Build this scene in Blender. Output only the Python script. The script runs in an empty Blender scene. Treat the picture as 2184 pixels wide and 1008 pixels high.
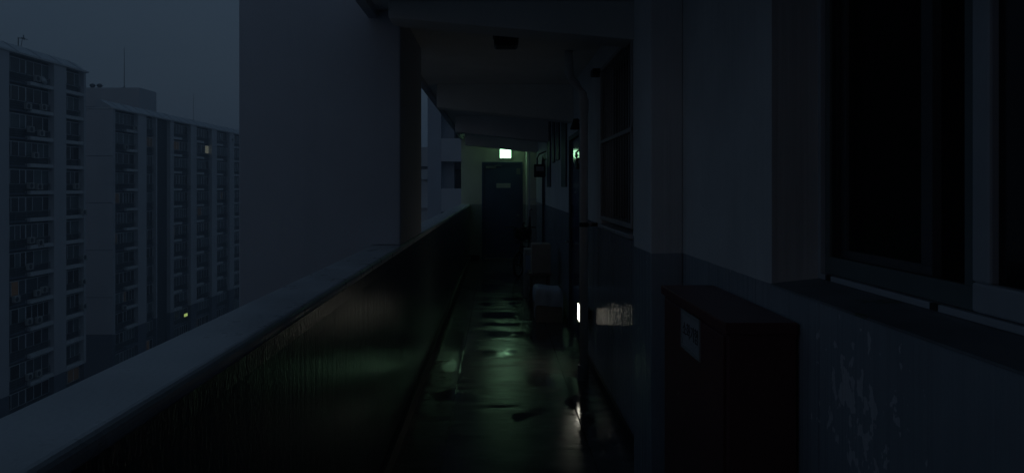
import bpy, bmesh, math, random
from mathutils import Vector, Matrix
random.seed(7)
S = bpy.context.scene
C = S.collection
R = math.radians

# ---------------------------------------------------------------- camera, sky, sun, exposure
EYE = 1.55
cam_d = bpy.data.cameras.new('camera')
cam_d.lens = 26; cam_d.sensor_width = 36; cam_d.sensor_fit = 'HORIZONTAL'
cam_d.shift_x = 0.0147; cam_d.shift_y = -0.0476
cam_d.clip_start = 0.05; cam_d.clip_end = 2000
cam = bpy.data.objects.new('camera', cam_d); C.objects.link(cam)
cam.location = (0, 0, EYE); cam.rotation_euler = (R(90), 0, 0)
S.camera = cam

SUN_EL, SUN_ROT = 2.0, 205.0
w = bpy.data.worlds.new('World'); S.world = w; w.use_nodes = True
nt = w.node_tree; nt.nodes.clear()
sky = nt.nodes.new('ShaderNodeTexSky'); sky.sky_type = 'NISHITA'; sky.sun_disc = False
sky.sun_elevation = R(SUN_EL); sky.sun_rotation = R(SUN_ROT); sky.dust_density = 3.0
bw = nt.nodes.new('ShaderNodeRGBToBW')
tc = nt.nodes.new('ShaderNodeTexCoord')
nz = nt.nodes.new('ShaderNodeTexNoise'); nz.inputs['Scale'].default_value = 2.2; nz.inputs['Detail'].default_value = 3
mp = nt.nodes.new('ShaderNodeMapping'); mp.inputs['Scale'].default_value = (1, 1, 2.5)
cr = nt.nodes.new('ShaderNodeValToRGB')
cr.color_ramp.elements[0].position = .3; cr.color_ramp.elements[0].color = (.20, .35, .56, 1)
cr.color_ramp.elements[1].position = .75; cr.color_ramp.elements[1].color = (.25, .40, .61, 1)
mx = nt.nodes.new('ShaderNodeMix'); mx.data_type = 'RGBA'; mx.inputs[0].default_value = .96
bg = nt.nodes.new('ShaderNodeBackground'); bg.inputs['Strength'].default_value = .1
out = nt.nodes.new('ShaderNodeOutputWorld')
L = nt.links
L.new(tc.outputs['Generated'], mp.inputs[0]); L.new(mp.outputs[0], nz.inputs['Vector'])
L.new(nz.outputs['Fac'], cr.inputs[0])
sx = nt.nodes.new('ShaderNodeSeparateXYZ'); L.new(tc.outputs['Generated'], sx.inputs[0])
zr = nt.nodes.new('ShaderNodeMapRange'); zr.inputs[1].default_value = .15; zr.inputs[2].default_value = 1.0
zr.inputs[3].default_value = 1.0; zr.inputs[4].default_value = 1.7; L.new(sx.outputs[2], zr.inputs[0])      # overcast sky is brighter overhead
sc_n = nt.nodes.new('ShaderNodeVectorMath'); sc_n.operation = 'SCALE'; L.new(cr.outputs[0], sc_n.inputs[0]); L.new(zr.outputs[0], sc_n.inputs['Scale'])
L.new(sky.outputs[0], mx.inputs[6]); L.new(sc_n.outputs[0], mx.inputs[7])
L.new(mx.outputs[2], bg.inputs['Color']); L.new(bg.outputs[0], out.inputs['Surface'])

sun_d = bpy.data.lights.new('sun', 'SUN'); sun_d.energy = .006; sun_d.angle = R(40); sun_d.color = (.75, .88, 1)
sun = bpy.data.objects.new('sun', sun_d); C.objects.link(sun)
sun.rotation_euler = (R(40), 0, R(SUN_ROT - 180 + 0)); sun.location = (-20, -20, 40)

S.view_settings.view_transform = 'Standard'; S.view_settings.look = 'None'
S.view_settings.exposure = 0; S.view_settings.gamma = 1; S.view_settings.use_curve_mapping = False
S.cycles.use_denoising = True
S.cycles.max_bounces = 10; S.cycles.diffuse_bounces = 6; S.cycles.glossy_bounces = 4
S.cycles.volume_bounces = 0
S.cycles.caustics_reflective = True
S.cycles.sample_clamp_indirect = 4

# ---------------------------------------------------------------- materials
def mat(name, col, rough=.8, var=.12, vscale=3.0, bump=0.0, bscale=60.0, stretch=(1, 1, 1), metal=0, spec=.5,
        top=None, topz=1.266, emis=None, estr=0, streak=None, rvar=0.0, dirt=None):
    m = bpy.data.materials.new(name); m.use_nodes = True
    t = m.node_tree; t.nodes.clear(); N = t.nodes.new; K = t.links.new
    b = N('ShaderNodeBsdfPrincipled'); o = N('ShaderNodeOutputMaterial'); K(b.outputs[0], o.inputs[0])
    g = N('ShaderNodeNewGeometry')
    b.inputs['Metallic'].default_value = metal
    b.inputs['Specular IOR Level'].default_value = spec
    def noise(scale, st=(1, 1, 1), det=4, rough_=.55):
        v = N('ShaderNodeVectorMath'); v.operation = 'MULTIPLY'; v.inputs[1].default_value = st
        K(g.outputs['Position'], v.inputs[0])
        n = N('ShaderNodeTexNoise'); n.inputs['Scale'].default_value = scale
        n.inputs['Detail'].default_value = det; n.inputs['Roughness'].default_value = rough_
        K(v.outputs[0], n.inputs['Vector']); return n.outputs['Fac']
    def rng(x, a, b_, c, d, cl=True):
        r = N('ShaderNodeMapRange'); r.clamp = cl
        r.inputs[1].default_value = a; r.inputs[2].default_value = b_; r.inputs[3].default_value = c; r.inputs[4].default_value = d
        K(x, r.inputs[0]); return r.outputs[0]
    def mixc(f, a, c, mode='MIX'):
        x = N('ShaderNodeMix'); x.data_type = 'RGBA'; x.blend_type = mode
        if isinstance(f, float): x.inputs[0].default_value = f
        else: K(f, x.inputs[0])
        for sock, val in ((6, a), (7, c)):
            if isinstance(val, tuple): x.inputs[sock].default_value = (*val, 1) if len(val) == 3 else val
            else: K(val, x.inputs[sock])
        return x.outputs[2]
    base = tuple(col)
    zz = None
    if top:
        sp = N('ShaderNodeSeparateXYZ'); K(g.outputs['Position'], sp.inputs[0])
        wob = noise(9, (1, 1, 1)); z2 = N('ShaderNodeMath'); z2.operation = 'ADD'
        K(sp.outputs[2], z2.inputs[0]); K(rng(wob, 0, 1, -.006, .006), z2.inputs[1])
        zz = rng(z2.outputs[0], topz - .001, topz + .001, 0, 1)
        base = mixc(zz, tuple(col), tuple(top))
    if dirt:   # worn patches of another colour with a shape of their own
        d = rng(noise(dirt[1], dirt[2], 6, .65), dirt[3], dirt[3] + .03, 0, 1)
        base = mixc(d, base, tuple(dirt[0]))
    f1 = rng(noise(vscale, stretch), .3, .7, 1 - var, 1 + var)
    cc = N('ShaderNodeVectorMath'); cc.operation = 'SCALE'; K(f1, cc.inputs['Scale'])
    if isinstance(base, tuple): cc.inputs[0].default_value = base[:3]
    else: K(base, cc.inputs[0])
    colout = cc.outputs[0]
    if streak:
        s = rng(noise(streak[0], (1, 1, .06), 5), .5, .75, 1, streak[1])
        c3 = N('ShaderNodeVectorMath'); c3.operation = 'SCALE'; K(s, c3.inputs['Scale']); K(colout, c3.inputs[0]); colout = c3.outputs[0]
    K(colout, b.inputs['Base Color'])
    if rvar:
        K(rng(noise(vscale * 2, stretch, 3), .35, .65, max(.02, rough - rvar), rough + rvar), b.inputs['Roughness'])
    else: b.inputs['Roughness'].default_value = rough
    if bump:
        bn = N('ShaderNodeBump'); bn.inputs['Strength'].default_value = bump; bn.inputs['Distance'].default_value = .004
        K(noise(bscale, stretch, 5), bn.inputs['Height']); K(bn.outputs[0], b.inputs['Normal'])
    if emis:
        b.inputs['Emission Color'].default_value = (*emis, 1); b.inputs['Emission Strength'].default_value = estr
    return m

def wet_wall(name, col, top, topz, rough_low, rough_top, fine, fs=.5, wave=.006, ws=26, sl=.5, sh=.5):
    """gloss paint below a line, matt above; gloss has tall narrow waves so that reflections spread sideways"""
    m = mat(name, col, top=top, topz=topz, var=.10, vscale=2.5, streak=(4, .93))
    t = m.node_tree; N = t.nodes.new; K = t.links.new
    b = [n for n in t.nodes if n.type == 'BSDF_PRINCIPLED'][0]
    g = [n for n in t.nodes if n.type == 'NEW_GEOMETRY'][0]
    sp = N('ShaderNodeSeparateXYZ'); K(g.outputs['Position'], sp.inputs[0])
    r = N('ShaderNodeMapRange'); r.inputs[1].default_value = topz - .001; r.inputs[2].default_value = topz + .001
    r.inputs[3].default_value = rough_low; r.inputs[4].default_value = rough_top; K(sp.outputs[2], r.inputs[0])
    K(r.outputs[0], b.inputs['Roughness'])
    r2 = N('ShaderNodeMapRange'); r2.inputs[1].default_value = topz - .001; r2.inputs[2].default_value = topz + .001
    r2.inputs[3].default_value = sl; r2.inputs[4].default_value = sh; K(sp.outputs[2], r2.inputs[0]); K(r2.outputs[0], b.inputs['Specular IOR Level'])
    def nn(scale, st, det):
        v = N('ShaderNodeVectorMath'); v.operation = 'MULTIPLY'; v.inputs[1].default_value = st; K(g.outputs['Position'], v.inputs[0])
        n = N('ShaderNodeTexNoise'); n.inputs['Scale'].default_value = scale; n.inputs['Detail'].default_value = det
        K(v.outputs[0], n.inputs['Vector']); return n.outputs['Fac']
    b1 = N('ShaderNodeBump'); b1.inputs['Strength'].default_value = .9; b1.inputs['Distance'].default_value = wave
    K(nn(ws, (1, 1, .012), 3), b1.inputs['Height'])
    b2 = N('ShaderNodeBump'); b2.inputs['Strength'].default_value = fs; b2.inputs['Distance'].default_value = fine
    K(nn(110, (1, 1, .5), 3), b2.inputs['Height']); K(b1.outputs[0], b2.inputs['Normal'])
    K(b2.outputs[0], b.inputs['Normal'])
    return m

M = {}
M['corridor'] = wet_wall('corridor_paint', (.38, .425, .475), (.68, .70, .71), 1.266, .11, .75, .0008, .12, .0065, 30, .33, .5)
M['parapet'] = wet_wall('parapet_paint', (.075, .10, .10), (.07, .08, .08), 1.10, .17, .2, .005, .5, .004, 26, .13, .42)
M['cap'] = mat('parapet_cap', (.50, .525, .55), .40, .16, 4, .35, 90, rvar=.14, dirt=((.30, .33, .36), 7, (1, .5, 1), .66))
M['skirt'] = mat('skirting_paint', (.02, .02, .024), .5, .1)
M['pillar'] = mat('pillar_render', (.48, .50, .54), .85, .09, .8, .4, 120, streak=(4, .91))
M['ceiling'] = mat('ceiling_paint', (.76, .75, .72), .85, .10, 1.5, .15, 60)
M['endwall'] = mat('end_wall_paint', (.38, .40, .38), .7, .08, 2, .1, 80, top=(.66, .67, .58), topz=1.19)
M['blue'] = mat('blue_gloss_door_paint', (.085, .11, .20), .12, .08, 4, .03, 40, rvar=.03)
M['doorframe'] = mat('door_frame_paint', (.07, .09, .11), .6, .1)
M['grey'] = mat('grey_metal', (.25, .27, .28), .4, .1, metal=.4)
M['plate'] = mat('pale_plate', (.42, .42, .44), .5, .06, 14)
M['dark'] = mat('dark_plastic', (.02, .022, .024), .5, .1)
M['black'] = mat('black_rubber', (.012, .012, .013), .7, .1)
M['red'] = mat('dark_red_metal', (.15, .06, .065), .38, .1, 5, .06, 70)
M['bars'] = mat('grille_paint', (.42, .43, .43), .6, .1)
M['pvc'] = mat('pipe_plastic', (.72, .73, .72), .5, .12, 4)
M['pvcdark'] = mat('pipe_sleeve_plastic', (.34, .35, .35), .45, .12, 4)
M['alu'] = mat('window_aluminium', (.5, .53, .57), .45, .08, 6)
M['screenframe'] = mat('screen_frame', (.15, .19, .19), .5, .08, 6)
M['sill'] = mat('sill_concrete', (.22, .24, .26), .6, .22, 5, .3, 60, dirt=((.13, .16, .12), 4, (1, 1, 1), .58))
M['room'] = mat('dark_room', (.15, .16, .17), .9, .05)
M['card'] = mat('cardboard', (.46, .37, .30), .85, .1, 12)
M['card2'] = mat('cardboard_pale', (.5, .45, .40), .85, .1, 12)
M['wood'] = mat('stained_wood', (.22, .16, .13), .6, .2, 8, stretch=(1, 1, 6))
M['bluep'] = mat('blue_plastic_sheet', (.72, .78, .84), .5, .1, 7, .2, 30)
M['paper'] = mat('blue_grey_paper', (.5, .55, .65), .7, .08)
M['leaf'] = mat('dark_leaves', (.03, .05, .025), .6, .2)
M['lampglass'] = mat('lamp_glass', (.05, .05, .052), .3, .05)
M['basket'] = mat('basket_wire', (.03, .03, .03), .4, .05)
# far blocks
M['bpaint'] = mat('block_paint', (.55, .55, .57), .9, .06, .25, .1, 8, streak=(.6, .93))
M['bslab'] = mat('block_slab_paint', (.60, .61, .62), .9, .06, .8)
M['bbase'] = mat('block_base_paint', (.14, .16, .20), .9, .06, .3)
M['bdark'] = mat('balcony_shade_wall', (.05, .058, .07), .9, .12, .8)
M['brail'] = mat('balcony_rail', (.10, .115, .13), .7, .15, .9)
M['bframe'] = mat('balcony_window_frame', (.62, .65, .68), .6, .15, .7)
M['bglass0'] = mat('dark_glass', (.012, .014, .018), .12, .1)
M['bglass1'] = mat('curtained_glass', (.11, .14, .15), .45, .15, 1.4, stretch=(1, 1, .1))
M['bglass2'] = mat('shaded_glass', (.055, .065, .08), .3, .15)
M['lit_warm'] = mat('window_lit_warm', (.1, .08, .05), .6, .3, 2.5, emis=(.55, .36, .20), estr=.012)
M['lit_dim'] = mat('window_lit_dim', (.1, .08, .05), .6, .3, 2.5, emis=(.5, .36, .24), estr=.008)
M['lit_white'] = mat('window_lit_white', (.2, .2, .18), .6, .2, emis=(.72, .75, .55), estr=.12)
M['lit_sign'] = mat('lit_yellow_sign', (.2, .2, .1), .6, .1, emis=(.62, .85, .25), estr=.62)
M['broof'] = mat('roof_sheet', (.44, .47, .50), .6, .08, .5)
M['bbox'] = mat('roof_house_paint', (.52, .52, .53), .9, .08, .4)
M['ac'] = mat('air_conditioner_case', (.42, .42, .40), .6, .1)
M['tower'] = mat('stair_tower_paint', (.40, .43, .48), .9, .07, .4, streak=(.8, .9))
M['balc'] = mat('balcony_panel_paint', (.50, .52, .55), .9, .05, .5)
M['asphalt'] = mat('asphalt', (.045, .045, .048), .9, .2, .2)
M['exit'] = mat('exit_sign_face', (.6, .8, .65), .5, .0, emis=(.46, 1, .58), estr=6)
M['exitrim'] = mat('exit_sign_rim', (.05, .12, .06), .5, .0, emis=(.35, .8, .42), estr=.03)
M['guide'] = mat('guide_light_lens', (.8, .8, .75), .5, .0, emis=(1, .96, .80), estr=3.6)

# peeled paint under the near window: a soft-edged region of lighter flakes
def peel(m):
    t = m.node_tree; N = t.nodes.new; K = t.links.new
    b = [n for n in t.nodes if n.type == 'BSDF_PRINCIPLED'][0]
    src = b.inputs['Base Color'].links[0].from_socket
    g = [n for n in t.nodes if n.type == 'NEW_GEOMETRY'][0]
    # distance from the worn spot
    v = N('ShaderNodeVectorMath'); v.operation = 'SUBTRACT'; v.inputs[1].default_value = (.81, 1.665, 1.06); K(g.outputs['Position'], v.inputs[0])
    v2 = N('ShaderNodeVectorMath'); v2.operation = 'MULTIPLY'; v2.inputs[1].default_value = (1, 4.2, 4.0); K(v.outputs[0], v2.inputs[0])
    ln = N('ShaderNodeVectorMath'); ln.operation = 'LENGTH'; K(v2.outputs[0], ln.inputs[0])
    v3 = N('ShaderNodeVectorMath'); v3.operation = 'MULTIPLY'; v3.inputs[1].default_value = (1, 1.0, .72); K(g.outputs['Position'], v3.inputs[0])
    n = N('ShaderNodeTexNoise'); n.inputs['Scale'].default_value = 34; n.inputs['Detail'].default_value = 5; K(v3.outputs[0], n.inputs['Vector'])
    th = N('ShaderNodeMapRange'); th.inputs[1].default_value = 0; th.inputs[2].default_value = 1.15
    th.inputs[3].default_value = .46; th.inputs[4].default_value = .72; th.clamp = True; K(ln.outputs['Value'], th.inputs[0])
    sb = N('ShaderNodeMath'); sb.operation = 'SUBTRACT'; K(n.outputs['Fac'], sb.inputs[0]); K(th.outputs[0], sb.inputs[1])
    st = N('ShaderNodeMapRange'); st.inputs[1].default_value = 0; st.inputs[2].default_value = .012; K(sb.outputs[0], st.inputs[0])
    x = N('ShaderNodeMix'); x.data_type = 'RGBA'; K(st.outputs[0], x.inputs[0]); K(src, x.inputs[6]); x.inputs[7].default_value = (.66, .68, .72, 1)
    K(x.outputs[2], b.inputs['Base Color'])
peel(M['corridor'])

# wet concrete floor; standing water lies in these hollows (x, y, half widths)
PUDDLES = [(-.42, 7.4, .15, .55), (.02, 7.85, .25, .16), (-.09, 6.95, .12, .14), (.13, 7.0, .07, .10), (-.38, 5.5, .11, .17), (.42, 5.95, .17, .15),
           (.0, 5.25, .14, .05), (.45, 7.7, .11, .25), (.57, 5.0, .06, .8), (-.39, 6.5, .07, .5), (.25, 10.3, .12, .12), (.0, 9.0, .22, .2), (.05, 8.4, .2, .10),
           (-.2, 11.6, .25, .4), (.1, 12.9, .2, .5), (.68, 4.2, .06, .5)]
def floor_mat():
    m = bpy.data.materials.new('wet_concrete'); m.use_nodes = True
    t = m.node_tree; t.nodes.clear(); N = t.nodes.new; K = t.links.new
    b = N('ShaderNodeBsdfPrincipled'); o = N('ShaderNodeOutputMaterial'); K(b.outputs[0], o.inputs[0])
    g = N('ShaderNodeNewGeometry')
    def nn(scale, st, det, dist=0):
        v = N('ShaderNodeVectorMath'); v.operation = 'MULTIPLY'; v.inputs[1].default_value = st; K(g.outputs['Position'], v.inputs[0])
        n = N('ShaderNodeTexNoise'); n.inputs['Scale'].default_value = scale; n.inputs['Detail'].default_value = det
        n.inputs['Distortion'].default_value = dist
        K(v.outputs[0], n.inputs['Vector']); return n.outputs['Fac']
    def rng(x, a, b_, c, d):
        r = N('ShaderNodeMapRange'); r.inputs[1].default_value = a; r.inputs[2].default_value = b_
        r.inputs[3].default_value = c; r.inputs[4].default_value = d; K(x, r.inputs[0]); return r.outputs[0]
    pud = rng(nn(2.1, (.75, .75, 1), 2.5, .35), .66, .70, 0, 1)       # 1 = standing water
    damp = nn(6, (.45, 1.1, 1), 5)
    sp = N('ShaderNodeSeparateXYZ'); K(g.outputs['Position'], sp.inputs[0])
    wob = nn(5, (1, .8, 1), 3)
    for cx, cy, rx, ry in PUDDLES:
        v = N('ShaderNodeVectorMath'); v.operation = 'SUBTRACT'; v.inputs[1].default_value = (cx, cy, 0); K(g.outputs['Position'], v.inputs[0])
        v2 = N('ShaderNodeVectorMath'); v2.operation = 'MULTIPLY'; v2.inputs[1].default_value = (1 / rx, 1 / ry, 0); K(v.outputs[0], v2.inputs[0])
        ln = N('ShaderNodeVectorMath'); ln.operation = 'LENGTH'; K(v2.outputs[0], ln.inputs[0])
        a = N('ShaderNodeMath'); a.operation = 'MULTIPLY_ADD'; K(wob, a.inputs[0]); a.inputs[1].default_value = 2.6; K(ln.outputs['Value'], a.inputs[2])
        q = rng(a.outputs[0], 1.9, 2.9, 1, 0)
        mxn = N('ShaderNodeMath'); mxn.operation = 'MAXIMUM'; K(pud, mxn.inputs[0]); K(q, mxn.inputs[1]); pud = mxn.outputs[0]
    cr = N('ShaderNodeValToRGB')
    cr.color_ramp.elements[0].position = .35; cr.color_ramp.elements[0].color = (.07, .068, .066, 1)
    cr.color_ramp.elements[1].position = .7; cr.color_ramp.elements[1].color = (.15, .146, .138, 1)
    K(damp, cr.inputs[0])
    mxx = N('ShaderNodeMix'); mxx.data_type = 'RGBA'; mxx.blend_type = 'MULTIPLY'; mxx.inputs[7].default_value = (.8, .8, .8, 1)
    K(pud, mxx.inputs[0]); K(cr.outputs[0], mxx.inputs[6]); K(mxx.outputs[2], b.inputs['Base Color'])
    rr = N('ShaderNodeMix'); rr.data_type = 'FLOAT'; K(pud, rr.inputs[0])
    K(rng(damp, .3, .7, .12, .25), rr.inputs[2]); rr.inputs[3].default_value = .06
    K(rr.outputs[0], b.inputs['Roughness'])
    inv = rng(pud, 0, 1, .42, .2)
    h = N('ShaderNodeMath'); h.operation = 'MULTIPLY'; K(nn(260, (1, .6, 1), 4), h.inputs[0]); K(inv, h.inputs[1])
    h2 = N('ShaderNodeMath'); h2.operation = 'MULTIPLY_ADD'; K(nn(7, (.35, 1.3, 1), 3), h2.inputs[0]); h2.inputs[1].default_value = 1.3; K(h.outputs[0], h2.inputs[2])
    h3 = N('ShaderNodeMath'); h3.operation = 'MULTIPLY_ADD'; K(pud, h3.inputs[0]); h3.inputs[1].default_value = -.12; K(h2.outputs[0], h3.inputs[2])
    bp = N('ShaderNodeBump'); bp.inputs['Strength'].default_value = .6; bp.inputs['Distance'].default_value = .003
    K(rng(pud, 0, 1, .6, .14), bp.inputs['Strength'])
    K(h3.outputs[0], bp.inputs['Height']); K(bp.outputs[0], b.inputs['Normal'])
    return m
M['floor'] = floor_mat()

def screen_mat():
    m = bpy.data.materials.new('insect_screen'); m.use_nodes = True
    t = m.node_tree; t.nodes.clear(); N = t.nodes.new; K = t.links.new
    d = N('ShaderNodeBsdfDiffuse'); d.inputs[0].default_value = (.03, .034, .036, 1)
    tr = N('ShaderNodeBsdfTransparent'); mi = N('ShaderNodeMixShader'); mi.inputs[0].default_value = .3
    o = N('ShaderNodeOutputMaterial'); K(tr.outputs[0], mi.inputs[1]); K(d.outputs[0], mi.inputs[2]); K(mi.outputs[0], o.inputs[0])
    return m
M['screen'] = screen_mat()

# ---------------------------------------------------------------- helpers
class MB:
    def __init__(s): s.v = []; s.f = []
    def box(s, x0, x1, y0, y1, z0, z1):
        n = len(s.v)
        s.v += [(x, y, z) for z in (z0, z1) for y in (y0, y1) for x in (x0, x1)]
        s.f += [tuple(n + i for i in q) for q in ((0, 2, 3, 1), (4, 5, 7, 6), (0, 1, 5, 4), (2, 6, 7, 3), (0, 4, 6, 2), (1, 3, 7, 5))]
        return s
    def prism(s, poly, axis, a, b):
        """poly: 2-D points of the section; axis: 'x' 'y' or 'z' the extrusion axis"""
        n = len(s.v); k = len(poly)
        for t in (a, b):
            for p, q in poly:
                s.v.append({'x': (t, p, q), 'y': (p, t, q), 'z': (p, q, t)}[axis])
        s.f.append(tuple(range(n, n + k))); s.f.append(tuple(range(n + 2 * k - 1, n + k - 1, -1)))
        for i in range(k): j = (i + 1) % k; s.f.append((n + i, n + j, n + k + j, n + k + i))
        return s
    def tube(s, pts, r, seg=10, closed=False):
        pts = [Vector(p) for p in pts]; n0 = len(s.v); k = len(pts)
        for i, p in enumerate(pts):
            if closed: d = pts[(i + 1) % k] - pts[i - 1]
            else: d = pts[min(i + 1, k - 1)] - pts[max(i - 1, 0)]
            d.normalize(); up = Vector((0, 0, 1)) if abs(d.z) < .9 else Vector((0, 1, 0))
            a = d.cross(up).normalized(); b = d.cross(a)
            rr = r[i] if isinstance(r, (list, tuple)) else r
            for j in range(seg):
                t = 2 * math.pi * j / seg; s.v.append(tuple(p + a * math.cos(t) * rr + b * math.sin(t) * rr))
        for i in range(k if closed else k - 1):
            for j in range(seg):
                a0 = n0 + i * seg; b0 = n0 + ((i + 1) % k) * seg
                s.f.append((a0 + j, a0 + (j + 1) % seg, b0 + (j + 1) % seg, b0 + j))
        if not closed:
            s.f.append(tuple(n0 + j for j in range(seg))[::-1]); s.f.append(tuple(n0 + (k - 1) * seg + j for j in range(seg)))
        return s
    def disc(s, c, n, r, th, seg=20):
        c = Vector(c); n = Vector(n).normalized()
        return s.tube([c - n * th / 2, c + n * th / 2], r, seg)
    def mesh(s, name, m, off=(0, 0, 0), smooth=False):
        me = bpy.data.meshes.new(name)
        me.from_pydata([(a - off[0], b - off[1], c - off[2]) for a, b, c in s.v], [], s.f)
        bm = bmesh.new(); bm.from_mesh(me); bmesh.ops.recalc_face_normals(bm, faces=bm.faces); bm.to_mesh(me); bm.free()
        me.materials.append(m)
        if smooth:
            for p in me.polygons: p.use_smooth = True
        return me
def origin(parent):
    o = Vector((0, 0, 0))
    while parent: o += parent.location; parent = parent.parent
    return o
def link(name, me, parent=None, loc=(0, 0, 0)):
    o = bpy.data.objects.new(name, me); C.objects.link(o); o.parent = parent; o.location = loc; return o
def build(name, mb, m, parent=None, bevel=0, smooth=False, seg=2):
    """world coordinates in, parts stored relative to their thing"""
    o = link(name, mb.mesh(name, m, origin(parent), smooth), parent)
    if bevel:
        b = o.modifiers.new('bevel', 'BEVEL'); b.width = bevel; b.segments = seg; b.limit_method = 'ANGLE'
    if smooth and not bevel:
        pass
    return o
def tag(o, label=None, cat=None, group=None, kind=None):
    if label: o['label'] = label
    if cat: o['category'] = cat
    if group: o['group'] = group
    if kind: o['kind'] = kind
    return o
def thing(name, loc, label, cat, group=None):
    o = bpy.data.objects.new(name, None); C.objects.link(o); o.location = loc; o.empty_display_size = .1
    return tag(o, label, cat, group)
def copy_tree(o, parent=None):
    c = o.copy(); C.objects.link(c); c.parent = parent
    for ch in [k for k in S.objects if k.parent == o]: copy_tree(ch, c)
    return c
def B(*a): return MB().box(*a)

# ---------------------------------------------------------------- ground and haze box
GZ = -25.5
tag(build('ground', B(-290, 290, -90, 330, GZ - .5, GZ), M['asphalt']), kind='structure')

# ---------------------------------------------------------------- corridor shell
XL, XR, YN, YF = -.60, .81, -6.0, 16.1
CZ = 2.65
fl = B(-.78, XR + .14, YN, YF + .6, -.22, -.012)
floor = tag(build('floor', fl, M['floor']), kind='structure')
cuts = [-6, -2.9, .35, 3.55, 6.95, 10.2, 13.4, 16.1]
for x0, x1, dz in ((XL, -.316, .004), (-.304, .544, 0), (.555, XR + .095, .003)):
    for i in range(len(cuts) - 1):
        build('floor_slab', B(x0, x1, cuts[i] + .004, cuts[i + 1] - .004, -.012, dz + .0015 * (i % 2)), M['floor'], floor)
gut = B(-.312, -.304, YN, YF, -.012, -.009)
ceil = tag(build('ceiling', B(-.74, XR + .14, YN, YF + .6, CZ, CZ + .16), M['ceiling']), kind='structure')
build('drip_edge', B(-.80, -.74, YN, YF + .6, CZ - .05, CZ + .16), M['pillar'], ceil, .006)
for y in (-2.4, 1.05, 4.35, 7.85, 11.35, 14.75):
    # haunched cantilever beams: soffit drops towards the flats
    ins = .0 if y > 4.4 else .0
    poly = [(-.64, CZ), (XR, CZ), (XR, EYE + (.70 if y > 5 else .87)), (-.64, EYE + (.855 if y > 5 else 1.0))]
    build('beam', MB().prism(poly, 'y', y, y + .26), M['ceiling'], ceil, .008)

# right-hand wall of the flats: openings for two windows and two doors
WX1 = XR + .30
wall = thing('corridor_wall', (XR, 0, 0), 'long right hand wall of the flats, pale paint above a blue grey dado', 'wall')
mb = MB()
WY0, WY1, WZ0, WZ1 = .55, 2.18, 1.266, 2.42          # near window
GY0, GY1, GZ0, GZ1 = 4.40, 5.73, 1.272, 2.49         # grille window
D1, D2 = (7.22, 8.32), (12.35, 13.25)
def solid(y0, y1, z0=0, z1=CZ): mb.box(XR, WX1, y0, y1, z0 - .01, z1)
solid(YN, WY0); solid(WY0, WY1, 0, WZ0); solid(WY0, WY1, WZ1, CZ)
solid(WY1, GY0); solid(GY0, GY1, 0, GZ0); solid(GY0, GY1, GZ1, CZ)
solid(GY1, D1[0]); solid(*D1, 2.12, CZ); solid(D1[1], D2[0]); solid(*D2, 2.12, CZ); solid(D2[1], YF)
build('plaster', mb, M['corridor'], wall)
build('pilaster', B(XR - .14, XR, 3.22, 3.62, 0, CZ), M['corridor'], wall, .006)
build('pilaster', B(.62, XR, 15.3, YF, 0, CZ), M['endwall'], wall, .006)
sk = MB()
for a, b in ((YN, 3.22), (3.62, D1[0] - .06), (D1[1] + .06, D2[0] - .06), (D2[1] + .06, 15.3)):
    sk = B(XR - .016, XR, a, b, 0.001, .085); build('skirting', sk, M['skirt'], wall, .003)

# far end wall with the door in it
ew = thing('end_wall', (0, YF, 0), 'pale greenish wall closing the far end of the corridor behind the blue fire door', 'wall')
mb = MB()
DX0, DX1, DH = -.327, .561, 2.11
mb.box(-.78, DX0 - .0, YF, YF + .3, -.01, CZ); mb.box(DX1, XR, YF, YF + .3, -.01, CZ); mb.box(DX0, DX1, YF, YF + .3, DH, CZ)
build('plaster', mb, M['endwall'], ew)
build('skirting', B(-.57, DX0 - .05, YF - .016, YF, .001, .085), M['skirt'], ew, .003)
# unseen wall added behind the camera to keep light from entering there
tag(build('end_wall', B(-.78, XR, YN - .2, YN, -.01, CZ), M['corridor']), 'plain wall added behind the camera, closing the corridor to light', 'wall')

# parapet
pp = thing('parapet', (XL, 0, 0), 'wet waist high parapet running down the left side of the corridor, pale rounded cap', 'parapet')
cuts2 = [-6, -1.4, 2.72, 6.05, 9.3, 12.7, YF]
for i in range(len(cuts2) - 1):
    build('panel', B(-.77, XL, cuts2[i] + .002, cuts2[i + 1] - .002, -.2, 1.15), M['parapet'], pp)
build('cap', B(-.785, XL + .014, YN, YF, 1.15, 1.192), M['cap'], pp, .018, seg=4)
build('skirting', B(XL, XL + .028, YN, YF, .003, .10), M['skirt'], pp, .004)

# pillar on the open side
pl = thing('pillar', (-1.1, 4.58, 0), 'broad rendered wall pillar standing across the open side of the corridor', 'pillar')
build('shaft', MB().prism([(-1.6, GZ), (-.772, GZ), (-.772, 1.1925), (XL + .004, 1.1925), (XL + .004, CZ), (-.81, CZ), (-.81, CZ + 3), (-1.6, CZ + 3)], 'y', 4.58, 5.84), M['pillar'], pl, .012, seg=3)

# ---------------------------------------------------------------- near window on the right
wn = thing('sliding_window', (.95, 1.4, WZ0), 'dark sliding window with pale aluminium frame and insect screen, nearest on the right wall', 'window')
build('sill', MB().prism([(XR - .004, 1.262), (.955, 1.262), (.955, 1.284), (XR - .004, 1.268)], 'y', WY0, WY1), M['sill'], wn)
fx0, fx1 = .945, 1.03
ysp = 1.485
fr = MB().box(fx0, fx1, WY0, WY1, 1.284, 1.300)
fr.box(fx0, fx1, WY0, WY1, WZ1 - .03, WZ1).box(fx0, fx1, WY1 - .02, WY1, 1.30, WZ1 - .03).box(fx0, fx1, WY0, WY0 + .02, 1.30, WZ1 - .03)
build('frame', fr, M['alu'], wn, .002)
for y in (2.095, 1.585):
    build('rail_clip', B(fx0 - .004, fx0 + .006, y, y + .024, 1.286, 1.3008), M['dark'], wn)
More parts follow.
